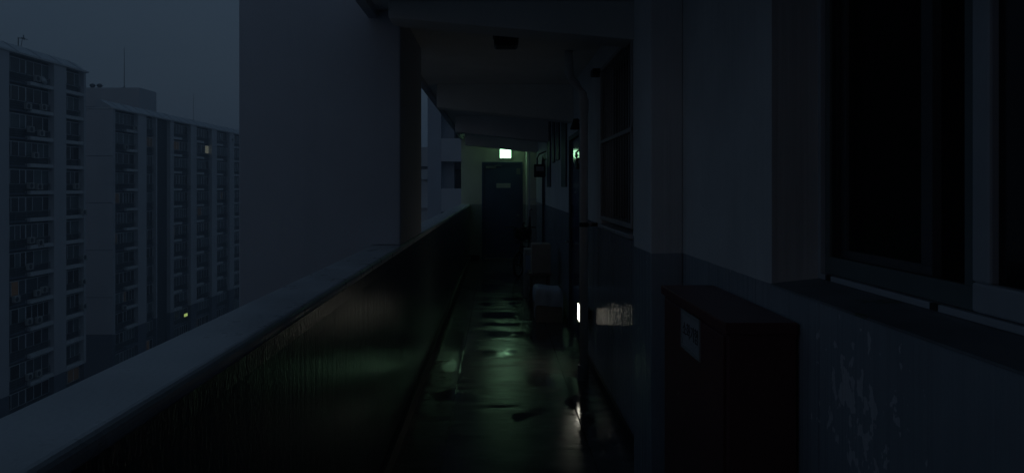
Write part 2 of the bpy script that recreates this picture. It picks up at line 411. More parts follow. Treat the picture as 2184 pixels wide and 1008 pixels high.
# screen panel (far half) in the outer track
s0, s1 = ysp, WY1 - .022
sc_ = B(fx0 + .012, fx0 + .032, s0, s1, 1.302, 1.352).box(fx0 + .012, fx0 + .032, s0, s1, WZ1 - .07, WZ1 - .032)
sc_.box(fx0 + .012, fx0 + .032, s1 - .028, s1, 1.352, WZ1 - .07).box(fx0 + .012, fx0 + .032, s0, s0 + .030, 1.352, WZ1 - .07)
scr = build('screen_frame', sc_, M['screenframe'], wn, .002)
build('screen_mesh', B(fx0 + .020, fx0 + .0205, s0 + .03, s1 - .028, 1.352, WZ1 - .07), M['screen'], scr)
# sash behind the screen
sb = B(fx0 + .055, fx0 + .078, 1.70, WY1 - .022, 1.302, 1.37).box(fx0 + .055, fx0 + .078, 1.70, WY1 - .022, WZ1 - .08, WZ1 - .032)
sb.box(fx0 + .055, fx0 + .078, 1.70, 1.745, 1.37, WZ1 - .08).box(fx0 + .055, fx0 + .078, WY1 - .06, WY1 - .022, 1.37, WZ1 - .08)
sh = build('sash', sb, M['alu'], wn, .002)
build('glass', B(fx0 + .064, fx0 + .068, 1.745, WY1 - .06, 1.37, WZ1 - .08), M['bglass0'], sh)
# pale sash on the near half
n0, n1 = WY0 + .022, ysp - .002
sb = B(fx0 + .006, fx0 + .040, n0, n1, 1.302, 1.362).box(fx0 + .006, fx0 + .040, n0, n1, WZ1 - .08, WZ1 - .032)
sb.box(fx0 + .006, fx0 + .040, n1 - .055, n1, 1.362, WZ1 - .08).box(fx0 + .006, fx0 + .040, n0, n0 + .05, 1.362, WZ1 - .08)
sh = build('sash', sb, M['alu'], wn, .006)
build('glass', B(fx0 + .024, fx0 + .027, n0 + .05, n1 - .055, 1.362, WZ1 - .08), M['bglass0'], sh)
rm = MB(); 
for q in ((1.06, 2.6, WY0 - .3, WY1 + .3, 1.0, 1.04), (1.06, 2.6, WY0 - .3, WY1 + .3, 2.55, 2.6), (2.6, 2.64, WY0 - .3, WY1 + .3, 1.0, 2.6),
          (1.112, 2.6, WY0 - .34, WY0 - .3, 1.0, 2.6), (1.112, 2.6, WY1 + .3, WY1 + .34, 1.0, 2.6)): rm.box(*q)
build('room', rm, M['room'], wn)

# grille window further on
gw = thing('barred_window', (.84, 5.06, GZ0), 'dark window behind vertical metal security bars on the right wall', 'window')
build('sill', B(XR - .03, .94, GY0, GY1, 1.245, 1.273), M['cap'], gw, .006)
gf = B(XR - .012, XR + .012, GY0 + .01, GY1 - .01, 1.305, 1.335)
gf.box(XR - .012, XR + .012, GY0 + .01, GY1 - .01, 2.44, 2.47).box(XR - .014, XR + .010, GY0 + .01, GY1 - .01, 1.885, 1.912)
gf.box(XR - .012, XR + .012, GY0 + .01, GY0 + .03, 1.335, 2.44).box(XR - .012, XR + .012, GY1 - .03, GY1 - .01, 1.335, 2.44)
build('grille_frame', gf, M['bars'], gw, .003)
nb = 12
bar = None
for i in range(nb):
    y = GY0 + .10 + (GY1 - GY0 - .2) * i / (nb - 1)
    if bar is None:
        bar = build('bar', MB().tube([(XR + .012, y, 1.33), (XR + .012, y, 2.445)], .0042, 8), M['bars'], gw, smooth=True); by = y
    else:
        o = bar.copy(); C.objects.link(o); o.location.y = y - by
fr = B(.90, .94, GY0, GY1, 1.273, 1.33).box(.90, .94, GY0, GY1, 2.44, GZ1).box(.90, .94, GY0, GY0 + .05, 1.33, 2.44).box(.90, .94, GY1 - .05, GY1, 1.33, 2.44).box(.90, .94, 5.04, 5.09, 1.33, 2.44)
build('frame', fr, M['screenframe'], gw)
for a, b in ((GY0 + .05, 5.04), (5.09, GY1 - .05)):
    build('glass', B(.918, .922, a, b, 1.33, 2.44), M['bglass0'], gw)
build('room', B(.942, 1.12, GY0 + .001, GY1 - .001, 1.274, GZ1 - .001), M['black'], gw)
build('drip_ledge', B(XR - .07, XR + .0, GY1 - .02, GY1 + .12, 2.42, 2.47), M['dark'], gw, .004)

# ---------------------------------------------------------------- doors
def side_door(y0, y1, label):
    d = thing('flat_door', (.9, (y0 + y1) / 2, 0), label, 'door')
    f = B(.806, .86, y0, y0 + .045, 0, 2.12).box(.806, .86, y1 - .045, y1, 0, 2.12).box(.806, .86, y0 + .045, y1 - .045, 2.07, 2.12)
    build('frame', f, M['doorframe'], d, .004)
    lf = build('leaf', B(.826, .85, y0 + .047, y1 - .047, .012, 2.068), M['blue'], d, .003)
    build('lock_plate', B(.812, .8255, y1 - .145, y1 - .095, .88, 1.10), M['dark'], d, .003)
    h = MB().tube([(.82, y1 - .12, .955), (.765, y1 - .12, .955)], .010, 10).tube([(.765, y1 - .12, .955), (.765, y1 - .23, .955)], .009, 10)
    build('handle', h, M['grey'], d, smooth=True)
    build('deadbolt', B(.808, .8255, y1 - .15, y1 - .09, 1.22, 1.36), M['dark'], d, .004)
    build('peephole', MB().disc((.823, (y0 + y1) / 2, 1.5), (1, 0, 0), .012, .008), M['grey'], d)
    build('reveal', B(.87, 1.1, y0 + .001, y1 - .001, .001, 2.119), M['room'], d)
    lf.rotation_euler[2] = -.0113
    return d
side_door(*D1, 'blue steel flat door just beyond the drain pipe, with lever handle and lock plate')
side_door(*D2, 'blue steel flat door near the far end of the right wall, beside the bicycle')

fd = thing('fire_door', (.117, YF, 0), 'closed blue steel fire door in the far end wall under the exit light', 'door')
f = B(DX0, DX0 + .05, YF - .02, YF + .1, 0, DH).box(DX1 - .05, DX1, YF - .02, YF + .1, 0, DH).box(DX0 + .05, DX1 - .05, YF - .02, YF + .1, DH - .05, DH)
build('frame', f, M['blue'], fd, .004)
build('leaf', B(DX0 + .052, DX1 - .052, YF + .015, YF + .06, .012, DH - .052), M['blue'], fd, .003)
pm = build('notice_plate', B(-.012, .296, YF + .009, YF + .015, 1.545, 1.645), M['plate'], fd)
build('notice_plate', B(.425, .508, YF + .009, YF + .015, 1.84, 1.97), mat('grey_notice', (.2, .21, .22), .6), fd)
build('closer', B(-.24, -.02, YF - .03, YF + .015, 1.97, 2.02).box(-.05, .10, YF - .045, YF - .03, 2.02, 2.035), M['grey'], fd, .004)
build('knob', MB().tube([(.46, YF + .015, .955), (.46, YF - .05, .955)], [.018, .026], 12), M['grey'], fd, smooth=True)
build('threshold', B(DX0 + .05, DX1 - .05, YF - .02, YF + .0148, .004, .03), M['grey'], fd, .004)
build('void', B(DX0 + .001, DX1 - .001, YF + .1, YF + .29, 0, DH - .001), M['room'], fd)

# ---------------------------------------------------------------- lit signs
ex = thing('exit_light', (.185, YF, 2.28), 'small glowing greenish white exit light box above the far fire door', 'light')
build('housing', B(.06, .31, YF - .06, YF, 2.185, 2.39), M['exitrim'], ex, .006)
build('lit_panel', B(.068, .302, YF - .066, YF - .06, 2.192, 2.383), M['exit'], ex, .001)
gl = thing('guide_light', (.74, 6.42, .4), 'small bright white guide light low on the right wall behind the drain pipe', 'light')
gz0, gz1, gy0, gy1 = EYE - 1.162, EYE - 1.022, 6.28, 6.56
build('housing', B(.722, .765, gy0 - .012, gy1 + .012, gz0 - .012, gz1 + .012), M['dark'], gl, .004)
build('lens', B(.7145, .722, gy0, gy1, gz0, gz1), M['guide'], gl, .002)
build('bracket', B(.765, XR, 6.36, 6.48, gz0 + .03, gz1 - .03), M['dark'], gl)

cl = thing('ceiling_lamp', (.065, 5.3, CZ), 'dark unlit lamp fixed to the corridor ceiling', 'light')
build('base', B(-.03, .16, 5.2, 5.39, CZ - .028, CZ), M['dark'], cl, .01)
build('shade', B(-.022, .152, 5.208, 5.382, CZ - .10, CZ - .028), M['lampglass'], cl, .022, seg=4)

# ---------------------------------------------------------------- drain pipe
dp = thing('drain_pipe', (.70, 5.96, 0), 'vertical grey drain pipe with a fat sleeve at the floor beside the barred window', 'pipe')
build('pipe', MB().tube([(.70, 5.96, .12), (.70, 5.96, 2.24), (.69, 5.96, 2.31), (.64, 5.96, 2.38), (.60, 5.96, 2.42), (.58, 5.96, 2.47), (.58, 5.96, CZ)], .034, 16), M['pvc'], dp, smooth=True)
build('sleeve', MB().tube([(.695, 5.96, .004), (.695, 5.96, .125)], .044, 18), M['pvcdark'], dp, smooth=False)
build('coupling', MB().tube([(.70, 5.96, 2.16), (.70, 5.96, 2.26)], .040, 16), M['pvc'], dp)
build('clamp', B(.70, XR, 5.95, 5.97, 1.24, 1.265).tube([(.70, 5.96, 1.235), (.70, 5.96, 1.27)], .038, 16), M['dark'], dp)
build('branch', MB().tube([(.735, 5.96, 1.255), (XR, 5.98, 1.255)], .018, 10), M['pvcdark'], dp, smooth=True)

# conduit at the far end
cd = thing('conduit', (.60, 15.2, 0), 'thin pale vertical conduit catching the exit light near the far corner', 'pipe')
build('tube', MB().tube([(.655, 14.95, .01), (.655, 14.95, CZ)], .017, 12), M['alu'], cd, smooth=True)
build('clip', B(.67, XR, 14.94, 14.96, 1.3, 1.32), M['alu'], cd)

# gas meters
def meter(x, y, z, label, s=1.0):
    g = thing('gas_meter', (x, y, z), label, 'meter', 'gas meters on the right wall')
    build('case', B(x - .075 * s, x + .075 * s, y - .05, y + .05, z, z + .17 * s), M['dark'], g, .012)
    build('dial', B(x - .05 * s, x + .05 * s, y - .054, y - .05, z + .08 * s, z + .14 * s), M['pvcdark'], g)
    p = MB().tube([(x - .04, y, z + .17 * s), (x - .04, y, z + .25 * s), (x - .01, y, z + .30 * s), (XR, y + .05, z + .34 * s)], .011, 8)
    p.tube([(x + .04, y, z + .17 * s), (x + .04, y, z + .22 * s), (XR, y + .02, z + .24 * s)], .011, 8)
    build('pipework', p, M['dark'], g, smooth=True)
    build('valve', B(x - .055, x - .025, y - .045, y + .005, z + .19 * s, z + .215 * s), M['grey'], g, .003)
meter(.765, 6.75, 1.72, 'small dark gas meter on the wall just behind the drain pipe', .6)
meter(.70, 12.1, 1.72, 'small dark gas meter hanging near the far end of the right wall', 1.25)
wl = thing('porch_lamp', (.80, 7.15, 2.1), 'small dark wall lamp beside the nearer blue door head', 'light')
build('arm', MB().tube([(XR, 7.0, 2.15), (.76, 7.0, 2.20), (.745, 7.0, 2.17)], .008, 8), M['dark'], wl, smooth=True)
build('shade', MB().tube([(.745, 7.0, 2.20), (.745, 7.0, 2.10)], [.02, .055], 14), M['dark'], wl)

# four flat dark vertical strips on the wall between the doors
for k, (a, b, z0) in enumerate(((8.52, 9.12, 1.56), (9.48, 9.92, 1.91), (10.25, 10.62, 1.90), (11.05, 11.70, 1.56))):
    nm = ('long dark vertical strip on the wall next to the nearer blue door', 'short dark vertical strip second from the nearer blue door',
          'short dark vertical strip third from the nearer blue door', 'long dark vertical strip farthest from the nearer blue door')[k]
    tag(build('wall_strip', B(XR - .02, XR, a, b, z0, CZ - .04), M['doorframe'], None, .003), nm, 'board', 'dark strips on the right wall')

# ---------------------------------------------------------------- cabinet
cb = thing('metal_cabinet', (.71, 2.35, 0), 'tall dark red metal cabinet standing against the right wall with a white notice', 'cabinet')
cx0, cx1, cy0, cy1 = .612, .803, 1.975, 2.735
build('case', B(cx0 + .008, cx1, cy0 + .004, cy1 - .004, .03, 1.162), M['red'], cb, .004)
build('lid', B(cx0 - .004, cx1, cy0 - .004, cy1 + .006, 1.158, 1.19), M['red'], cb, .004, seg=3)
build('door', B(cx0 + .001, cx0 + .008, cy0 + .03, cy1 - .03, .07, 1.148), M['red'], cb, .002)
build('plinth', B(cx0 + .02, cx1, cy0 + .02, cy1 - .02, .002, .03), M['dark'], cb)
build('handle', B(cx0 - .012, cx0 + .001, cy0 + .07, cy0 + .085, .55, .66), M['dark'], cb, .003)
ny0, ny1, nz0, nz1 = 2.235, 2.435, 1.045, 1.145
nz0, nz1 = 1.038, 1.140
nt_ = build('notice', B(cx0 - .0015, cx0 + .001, ny0, ny1, nz0, nz1), M['plate'], cb)
fr = B(cx0 - .004, cx0 + .001, ny0 - .012, ny0, nz0 - .012, nz1 + .012).box(cx0 - .004, cx0 + .001, ny1, ny1 + .012, nz0 - .012, nz1 + .012)
fr.box(cx0 - .004, cx0 + .001, ny0, ny1, nz1, nz1 + .012).box(cx0 - .004, cx0 + .001, ny0, ny1, nz0 - .012, nz0)
build('notice_frame', fr, M['pvcdark'], cb)
tx = bpy.data.curves.new('lettering', 'FONT'); tx.body = '소화기함'; tx.size = .052; tx.align_x = 'CENTER'; tx.align_y = 'CENTER'; tx.extrude = .0004
to = bpy.data.objects.new('tmp', tx); C.objects.link(to)
bpy.context.view_layer.update()
me = bpy.data.meshes.new_from_object(to); bpy.data.objects.remove(to)
me.materials.clear(); me.materials.append(M['dark'])
tt = link('lettering', me, nt_)
tt.rotation_euler = (R(90), 0, R(-90)); tt.location = Vector((cx0 - .0022, (ny0 + ny1) / 2, (nz0 + nz1) / 2)) - origin(cb)

# ---------------------------------------------------------------- clutter by the wall
def carton(name, x0, x1, y0, y1, z0, z1, m, label, rot=0, cat='box', extra=None):
    t = thing(name, ((x0 + x1) / 2, (y0 + y1) / 2, z0), label, cat)
    build('body', B(x0, x1, y0, y1, z0, z1), m, t, .004)
    ym = (x0 + x1) / 2
    build('flap', B(x0 + .002, ym - .002, y0 + .002, y1 - .002, z1, z1 + .004), m, t)
    build('flap', B(ym + .002, x1 - .002, y0 + .002, y1 - .002, z1, z1 + .005), m, t)
    t.rotation_euler[2] = R(rot)
    return t
c1 = carton('storage_box', .445, .745, 8.5, 8.9, .003, .36, M['card'], 'low brown box nearest the camera with a blue grey plastic sheet draped over it', 2)
# draped sheet
nx, ny = 16, 14
mb = MB()
def sheet(u, v):
    x = .440 + .310 * u; y = 8.492 + .415 * v
    ed = min(u, 1 - u, v, 1 - v)
    top = .385 + .010 * math.sin(u * 5 + 1) + .008 * math.sin(v * 7)
    return x, y, top
grid = {}
for i in range(nx + 1):
    for j in range(ny + 1):
        u = i / nx; v = j / ny; uu = min(max((u - .14) / .72, 0), 1); vv = min(max((v - .22) / .56, 0), 1)
        x, y, z = sheet(uu, vv)
        if u < .14: z -= (.14 - u) / .14 * .17; x -= .006 * math.sin(j * 1.3) + .006
        if u > .86: z -= (u - .86) / .14 * .17; x += .005 * math.sin(j * 1.1) + .005
        if v < .22: z -= (.22 - v) / .22 * .20; y -= .005 * math.sin(i * 1.2) + .006
        if v > .78: z -= (v - .78) / .22 * .20; y += .01
        grid[i, j] = len(mb.v); mb.v.append((x, y, z))
for i in range(nx):
    for j in range(ny): mb.f.append((grid[i, j], grid[i + 1, j], grid[i + 1, j + 1], grid[i, j + 1]))
so = build('plastic_sheet', mb, M['bluep'], None, smooth=True)
md = so.modifiers.new('thick', 'SOLIDIFY'); md.thickness = .003
md = so.modifiers.new('sub', 'SUBSURF'); md.levels = md.render_levels = 1
tag(so, 'blue grey plastic sheet draped over the low brown box', 'sheet')

stool = thing('wooden_stand', (.55, 9.6, 0), 'low wooden stand holding the tall carton, behind the covered box', 'stand')
build('top', B(.405, .695, 9.4, 9.85, .43, .462), M['wood'], stool, .004)
for x in (.42, .645):
    for y in (9.42, 9.79): build('leg', B(x, x + .035, y, y + .035, .003, .43), M['wood'], stool, .003)
build('shelf', B(.42, .68, 9.43, 9.82, .22, .24), M['wood'], stool, .003)
carton('carton', .435, .635, 9.46, 9.8, .025, .21, M['card2'], 'small carton under the wooden stand')
carton('carton', .425, .63, 9.47, 9.80, .242, .42, M['card2'], 'carton on the shelf of the wooden stand, with patterned side')
carton('carton', .445, .685, 9.42, 9.75, .463, .825, M['card'], 'tall brown carton standing on the wooden stand')
c = thing('carton', (.42, 10.5, 0), 'narrow carton with a blue grey paper label left of the tall carton', 'box')
build('body', B(.385, .515, 10.4, 10.75, .003, .68), M['card2'], c, .004)
build('paper_label', B(.40, .505, 10.394, 10.4, .36, .60), M['paper'], c)
tag(build('metal_ball', MB().disc((.565, 9.5, .838), (0, 0, 1), .012, .018, 12), M['alu'], None), 'tiny shiny knob on top of the tall brown carton', 'knob')
# a hanging string of beads / chain on the stand
mb = MB()
random.seed(3)
for k in range(34):
    z = .43 - .011 * k; x = .398 + .010 * math.sin(k * .8); y = 9.385 + .006 * math.cos(k * 1.3)
    mb.disc((x, y, z), (0, 0, 1), .011, .009, 6)
tag(build('chain', mb, M['grey'], None), 'dark knobbly chain hanging from the left corner of the wooden stand', 'chain')

# ---------------------------------------------------------------- bicycle leaning by the far door
bk = thing('bicycle', (.5, 13.1, 0), 'small dark bicycle with a front basket parked near the fire door', 'bicycle')
def wheel(cx, cy, ang, parent):
    r = .205; a = R(ang); d = Vector((math.sin(a), math.cos(a), 0))
    ctr = Vector((cx, cy, r + .022)); 
    ring = [ctr + d * r * math.cos(t) + Vector((0, 0, 1)) * r * math.sin(t) for t in [2 * math.pi * k / 36 for k in range(36)]]
    w_ = build('wheel', MB().tube([ctr - d.cross(Vector((0, 0, 1))) * .04, ctr + d.cross(Vector((0, 0, 1))) * .04], .02, 10), M['dark'], parent, smooth=True)
    def sub(name, mbx, m, sm=True):
        o = link(name, mbx.mesh(name, m, origin(parent), sm), w_); return o
    sub('tyre', MB().tube(ring, .022, 8, True), M['black'])
    ring2 = [ctr + (Vector(p) - ctr) * .88 for p in ring]
    sub('rim', MB().tube(ring2, .009, 6, True), M['grey'])
    sp = MB()
    for k in range(12):
        t = math.pi * 2 * k / 12; e = ctr + d * r * .87 * math.cos(t) + Vector((0, 0, 1)) * r * .87 * math.sin(t); sp.tube([ctr, e], .0025, 4)
    sub('spokes', sp, M['grey'], False)
    return ctr
fc = wheel(.37, 12.72, 24, bk); rc = wheel(.62, 13.62, 10, bk)
hd = Vector((.42, 12.86, .62)); seat = Vector((.585, 13.42, .60)); bbk = Vector((.53, 13.2, .26))
build('frame', MB().tube([hd, bbk], .02, 8).tube([bbk, seat], .016, 8).tube([hd + Vector((0, .02, -.06)), seat + Vector((0, 0, -.2))], .014, 8).tube([bbk, rc], .01, 8).tube([seat + Vector((0, 0, -.15)), rc], .009, 8), M['dark'], bk, smooth=True)
build('fork', MB().tube([hd, fc + Vector((.045, .02, 0))], .012, 8).tube([hd, fc + Vector((-.045, -.02, 0))], .012, 8), M['dark'], bk, smooth=True)
build('stem', MB().tube([hd, hd + Vector((-.02, -.05, .22))], .013, 8), M['grey'], bk, smooth=True)
hb = hd + Vector((-.02, -.05, .22))
build('handlebar', MB().tube([hb + Vector((-.26, .10, .02)), hb + Vector((-.15, .02, .03)), hb, hb + Vector((.15, -.02, .03)), hb + Vector((.27, .05, .02))], .011, 8), M['dark'], bk, smooth=True)
build('saddle', MB().prism([(-.03, -.13), (.03, -.13), (.075, .10), (.05, .13), (-.05, .13), (-.075, .10)], 'z', 0, .05), M['black'], bk, .012).location = seat + Vector((0, .0, .05)) - origin(bk)
bs = MB()
for k in range(7):
    t = k / 6; bs.tube([(.30 + .28 * t, 12.60, .62), (.29 + .30 * t, 12.58, .83)], .004, 4); bs.tube([(.30 + .28 * t, 12.82, .62), (.29 + .30 * t, 12.84, .83)], .004, 4)
    bs.tube([(.30 + .28 * t, 12.60, .62), (.30 + .28 * t, 12.82, .62)], .004, 4)
for z in (.62, .69, .76, .83):
    e = (z - .62) * .05; bs.tube([(.30 - e, 12.60 - e, z), (.58 + e, 12.60 - e, z), (.58 + e, 12.82 + e, z), (.30 - e, 12.82 + e, z)], .005, 4, True)
build('basket', bs, M['basket'], bk)
build('pedal', B(.58, .67, 13.14, 13.22, .13, .15), M['black'], bk, .004)
# dry plant in a bag above the basket
um = thing('folded_umbrella', (.60, 12.7, .8), 'folded black umbrella standing upright in the bicycle basket', 'umbrella')
build('canopy', MB().tube([(.555, 12.72, .64), (.56, 12.72, .8), (.565, 12.72, 1.05)], [.012, .03, .012], 10), M['black'], um, smooth=True)
build('handle', MB().tube([(.565, 12.72, 1.05), (.567, 12.72, 1.16), (.59, 12.72, 1.185), (.605, 12.72, 1.16)], .008, 8), M['black'], um, smooth=True)
bg_ = thing('shopping_bag', (.44, 12.7, .63), 'crumpled dark bag bulging out of the bicycle basket', 'bag')
bm = bmesh.new(); bmesh.ops.create_icosphere(bm, subdivisions=3, radius=1)
for v in bm.verts:
    n = v.co.normalized(); k = 1 + .13 * math.sin(7 * n.x + 3 * n.z) * math.cos(6 * n.y + 2) + .06 * math.sin(15 * n.z + 8 * n.x)
    v.co = Vector((n.x * .125 * k, n.y * .095 * k, n.z * .12 * k + .13))
me = bpy.data.meshes.new('bag'); bm.to_mesh(me); bm.free(); me.materials.append(M['black']); link('sack', me, bg_)
build('tie', MB().tube([(.44, 12.7, .88), (.45, 12.7, .93), (.47, 12.69, .95)], [.02, .012, .02], 8), M['black'], bg_)

# ---------------------------------------------------------------- far apartment blocks
FH = 2.7
frame_cache = {}
def cell_meshes(w, var):
    key = (round(w, 2), var)
    if key in frame_cache: return frame_cache[key]
    fr_ = {0: (0, .33, .67, 1), 1: (0, .5, 1), 2: (0, .28, .72, 1), 3: (0, .25, .5, .75, 1)}[var]
    z0, z1 = 1.05, 2.38; t = .07
    f = MB().box(0, .06, 0, w, z0 - t, z0).box(0, .06, 0, w, z1, z1 + t)
    ys = [max(t, q * w - t / 2) if 0 < q < 1 else (0 if q == 0 else w - t) for q in fr_]
    for y in ys: f.box(0, .06, y, y + t, z0, z1)
    panes = [(ys[i] + t, ys[i + 1]) for i in range(len(ys) - 1)]
    fm = f.mesh('window', M['bframe'])
    pms = []
    for a, b in panes:
        p = B(.02, .035, a, b, z0, z1); pms.append((p, a, b))
    rl = MB()
    for k in range(4): rl.box(0, .03, 0, w, .16 + .24 * k, .21 + .24 * k)
    rl.box(0, .03, 0, .05, 0, .96).box(0, .03, w - .05, w, 0, .96).box(0, .03, w / 2 - .025, w / 2 + .025, 0, .96)
    rm_ = rl.mesh('railing', M['brail'])
    frame_cache[key] = (fm, pms, rm_, {}); return frame_cache[key]

def block(root, xf, top, nfl, bays, piers, ylo, yhi, depth, base_floors, lit, fine, nbase=2, recess=()):
    """facade looks towards +x; bays: (y0, y1, slab kind)"""
    rng = random.Random(int(abs(xf) * 10))
    zt = top
    zb = top - FH * base_floors
    def part(name, mbx, m, bev=0): return build(name, mbx, m, root, bev)
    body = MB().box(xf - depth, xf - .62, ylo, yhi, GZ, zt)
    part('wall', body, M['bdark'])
    for y0, y1 in piers:
        part('pier', B(xf - .62, xf, y0, y1, zb, zt), M['bpaint'])
        part('pier_base', B(xf - .62, xf - .01, y0, y1, GZ, zb), M['bbase'])
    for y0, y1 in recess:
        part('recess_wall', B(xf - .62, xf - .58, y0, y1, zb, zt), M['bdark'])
    # end walls
    part('end_wall', B(xf - depth - .1, xf, ylo - .25, ylo, zb, zt), M['bpaint'], .12)
    for k in range(1, 5):
        part('joint_strip', B(xf - depth - .1, xf - .05, ylo - .262, ylo - .25, zt - 6.2 * k, zt - 6.2 * k + .07), M['bbase'])
    part('end_wall_base', B(xf - depth - .1, xf - .01, ylo - .25, ylo, GZ, zb), M['bbase'])
    part('end_wall', B(xf - depth - .1, xf, yhi, yhi + .25, zb, zt), M['bpaint'], .12)
    nb_ = 0
    for bi, (y0, y1, kind) in enumerate(bays):
        wd = y1 - y0
        for k in range(nfl):
            z = zt - FH * (k + 1)
            isbase = k >= base_floors
            if kind == 'R': sl = B(xf - .62, xf - .06, y0, y1, z - .02, z + .34)
            else: sl = B(xf - .62, xf - .40, y0, y1, z - .02, z + .14)
            part('floor_slab', sl, M['bbase'] if (isbase or kind == 'L') else M['bslab'])
            var = rng.choice((0, 0, 1, 2, 3))
            fm, pms, rmesh, pc = cell_meshes(wd, var)
            win = link('window', fm, root, Vector((xf - .60, y0, z)) - origin(root))
            light = lit.get((bi, k))
            allp = [(a, b) for p, a, b in pms]
            gl_ = rng.choice(('bglass0', 'bglass0', 'bglass1', 'bglass2'))
            if fine:
                for q, (p, a, b) in enumerate(pms):
                    mm = gl_ if rng.random() < .6 else rng.choice(('bglass0', 'bglass0', 'bglass2', 'bglass1'))
                    if light and q in light[1]: mm = light[0]
                    if (q, mm) not in pc: pc[q, mm] = p.mesh('pane', M[mm])
                    link('pane', pc[q, mm], win)
            else:
                mm = gl_
                if light:
                    q0 = light[1][0]
                    for q, (p, a, b) in enumerate(pms):
                        m2 = light[0] if q in light[1] else 'bglass0'
                        if (q, m2) not in pc: pc[q, m2] = p.mesh('pane', M[m2])
                        link('pane', pc[q, m2], win)
                else:
                    if ('all', mm) not in pc:
                        pm_ = MB(); pm_.v = []; 
                        for p, a, b in pms: pm_.box(.02, .035, a, b, 1.05, 2.38)
                        pc['all', mm] = pm_.mesh('pane', M[mm])
                    link('pane', pc['all', mm], win)
            link('railing', rmesh, root, Vector((xf - .45, y0, z + .14)) - origin(root))
    return zb

# nearer block (cut by the left edge of the photograph)
XA = -46.0; TA = EYE + 12.85
A = thing('apartment_block', (XA - 6, 70, GZ), 'nearer of the two tall apartment blocks, cut by the left edge', 'building')
aBays = [(58.9, 62.6, 'L'), (62.6, 66.2, 'R'), (69.75, 73.05, 'L'), (73.05, 76.85, 'R'), (79.0, 82.4, 'R')]
aPiers = [(55.5, 58.9), (66.2, 69.75), (76.85, 79.0), (82.4, 82.65)]
litA = {(0, 10): ('lit_dim', (0,)), (2, 8): ('lit_warm', (1,)), (4, 12): ('lit_dim', (1, 2)), (3, 3): ('bglass1', (0,))}
block(A, XA, TA, 14, aBays, aPiers, 55.5, 82.65, 11.5, 12, litA, True)
def mansard(root, xf, zt, y0, y1, step, depth):
    o = build('roof', MB().prism([(xf - .05, zt + .18), (xf - 1.7, zt + 1.25), (xf - 2.3, zt + 1.25), (xf - 2.3, zt + .18)], 'y', y0 - .3, y1 + .3), M['broof'], root)
    build('eave', B(xf - depth - .1, xf + .12, y0 - .3, y1 + .3, zt + .0, zt + .18), M['bslab'], root)
    y = y0 + 1.6
    base = None
    while y < y1:
        mbx = MB().prism([(xf - .06, zt + .215), (xf - 1.7, zt + 1.285), (xf - 1.7, zt + 1.20), (xf - .06, zt + .185)], 'y', y, y + .11)
        build('roof_seam', mbx, M['bbase'], root); y += step
mansard(A, XA, TA, 55.5, 82.9, 3.55, 11.5)
an = thing('roof_antenna', (XA - 1.9, 73.9, TA + 1.2), 'thin bent television antenna on the roof of the nearer block', 'antenna')
ax, ay, az = XA - 1.9, 74.0, TA + 1.2
build('mast', MB().tube([(ax, ay, az), (ax, ay, az + .95)], .05, 6), M['dark'], an)
build('boom', MB().tube([(ax, ay, az + .9), (ax, ay + .75, az + 1.0)], .035, 6).tube([(ax, ay + .4, az), (ax, ay + .65, az + .95)], .03, 6), M['dark'], an)
build('element', MB().tube([(ax + .3, ay + .35, az + 1.25), (ax - .2, ay + 1.25, az + .95)], .045, 6).tube([(ax, ay + .5, az + 1.05), (ax, ay + 1.5, az + 1.02)], .03, 6), M['dark'], an)

XB = -50.5; TB = EYE + 10.35
Bk = thing('apartment_block', (XB - 6, 140, GZ), 'farther tall apartment block with a blank end wall and a roof house', 'building')
bBays = [(97.85, 101.0, 'L'), (101.0, 104.1, 'R'), (106.6, 109.6, 'L'), (115.6, 118.8, 'R'), (118.8, 122.0, 'L'), (124.4, 127.7, 'R'), (127.7, 131.0, 'L'),
         (133.4, 136.6, 'R'), (136.6, 139.7, 'L'), (142.2, 145.4, 'R'), (145.4, 148.6, 'L')]
bPiers = [(97.5, 97.85), (104.1, 106.6), (109.6, 109.95), (114.4, 115.6), (122.0, 124.4), (131.0, 133.4), (139.7, 142.2), (148.6, 151), ]
litB = {(1, 9): ('lit_dim', (0,)), (8, 4): ('lit_dim', (0,)), (7, 8): ('lit_dim', (1,)), (3, 6): ('lit_dim', (0,)), (0, 4): ('lit_dim', (1,)), (3, 1): ('lit_warm', (0, 1, 2, 3)), (6, 1): ('lit_white', (1,)), (2, 1): ('lit_dim', (0, 1, 2)), (0, 6): ('lit_dim', (1,)),
        (5, 5): ('lit_dim', (1,)), (2, 12): ('lit_warm', (1,)), (5, 12): ('lit_warm', (1,))}
block(Bk, XB, TB, 13, bBays, bPiers, 97.5, 151, 11, 11, litB, False, recess=[(109.95, 114.4)])
mansard(Bk, XB, TB, 97.5, 151.25, 3.3, 11)
# yellow lit sign low on the farther block: pixel (397,671)
ys = 1577 * 50.4 / (1060 - 397); zs = EYE - (671 - 400) * ys / 1577
ls = thing('lit_sign', (XB + .05, ys, zs), 'tiny yellow green lit box low on the farther apartment block', 'sign')
build('lit_panel', B(XB + .02, XB + .12, ys - .55, ys + .55, zs - .22, zs + .22), M['lit_sign'], ls)
build('casing', B(XB - .1, XB + .02, ys - .6, ys + .6, zs - .27, zs + .27), M['dark'], ls)
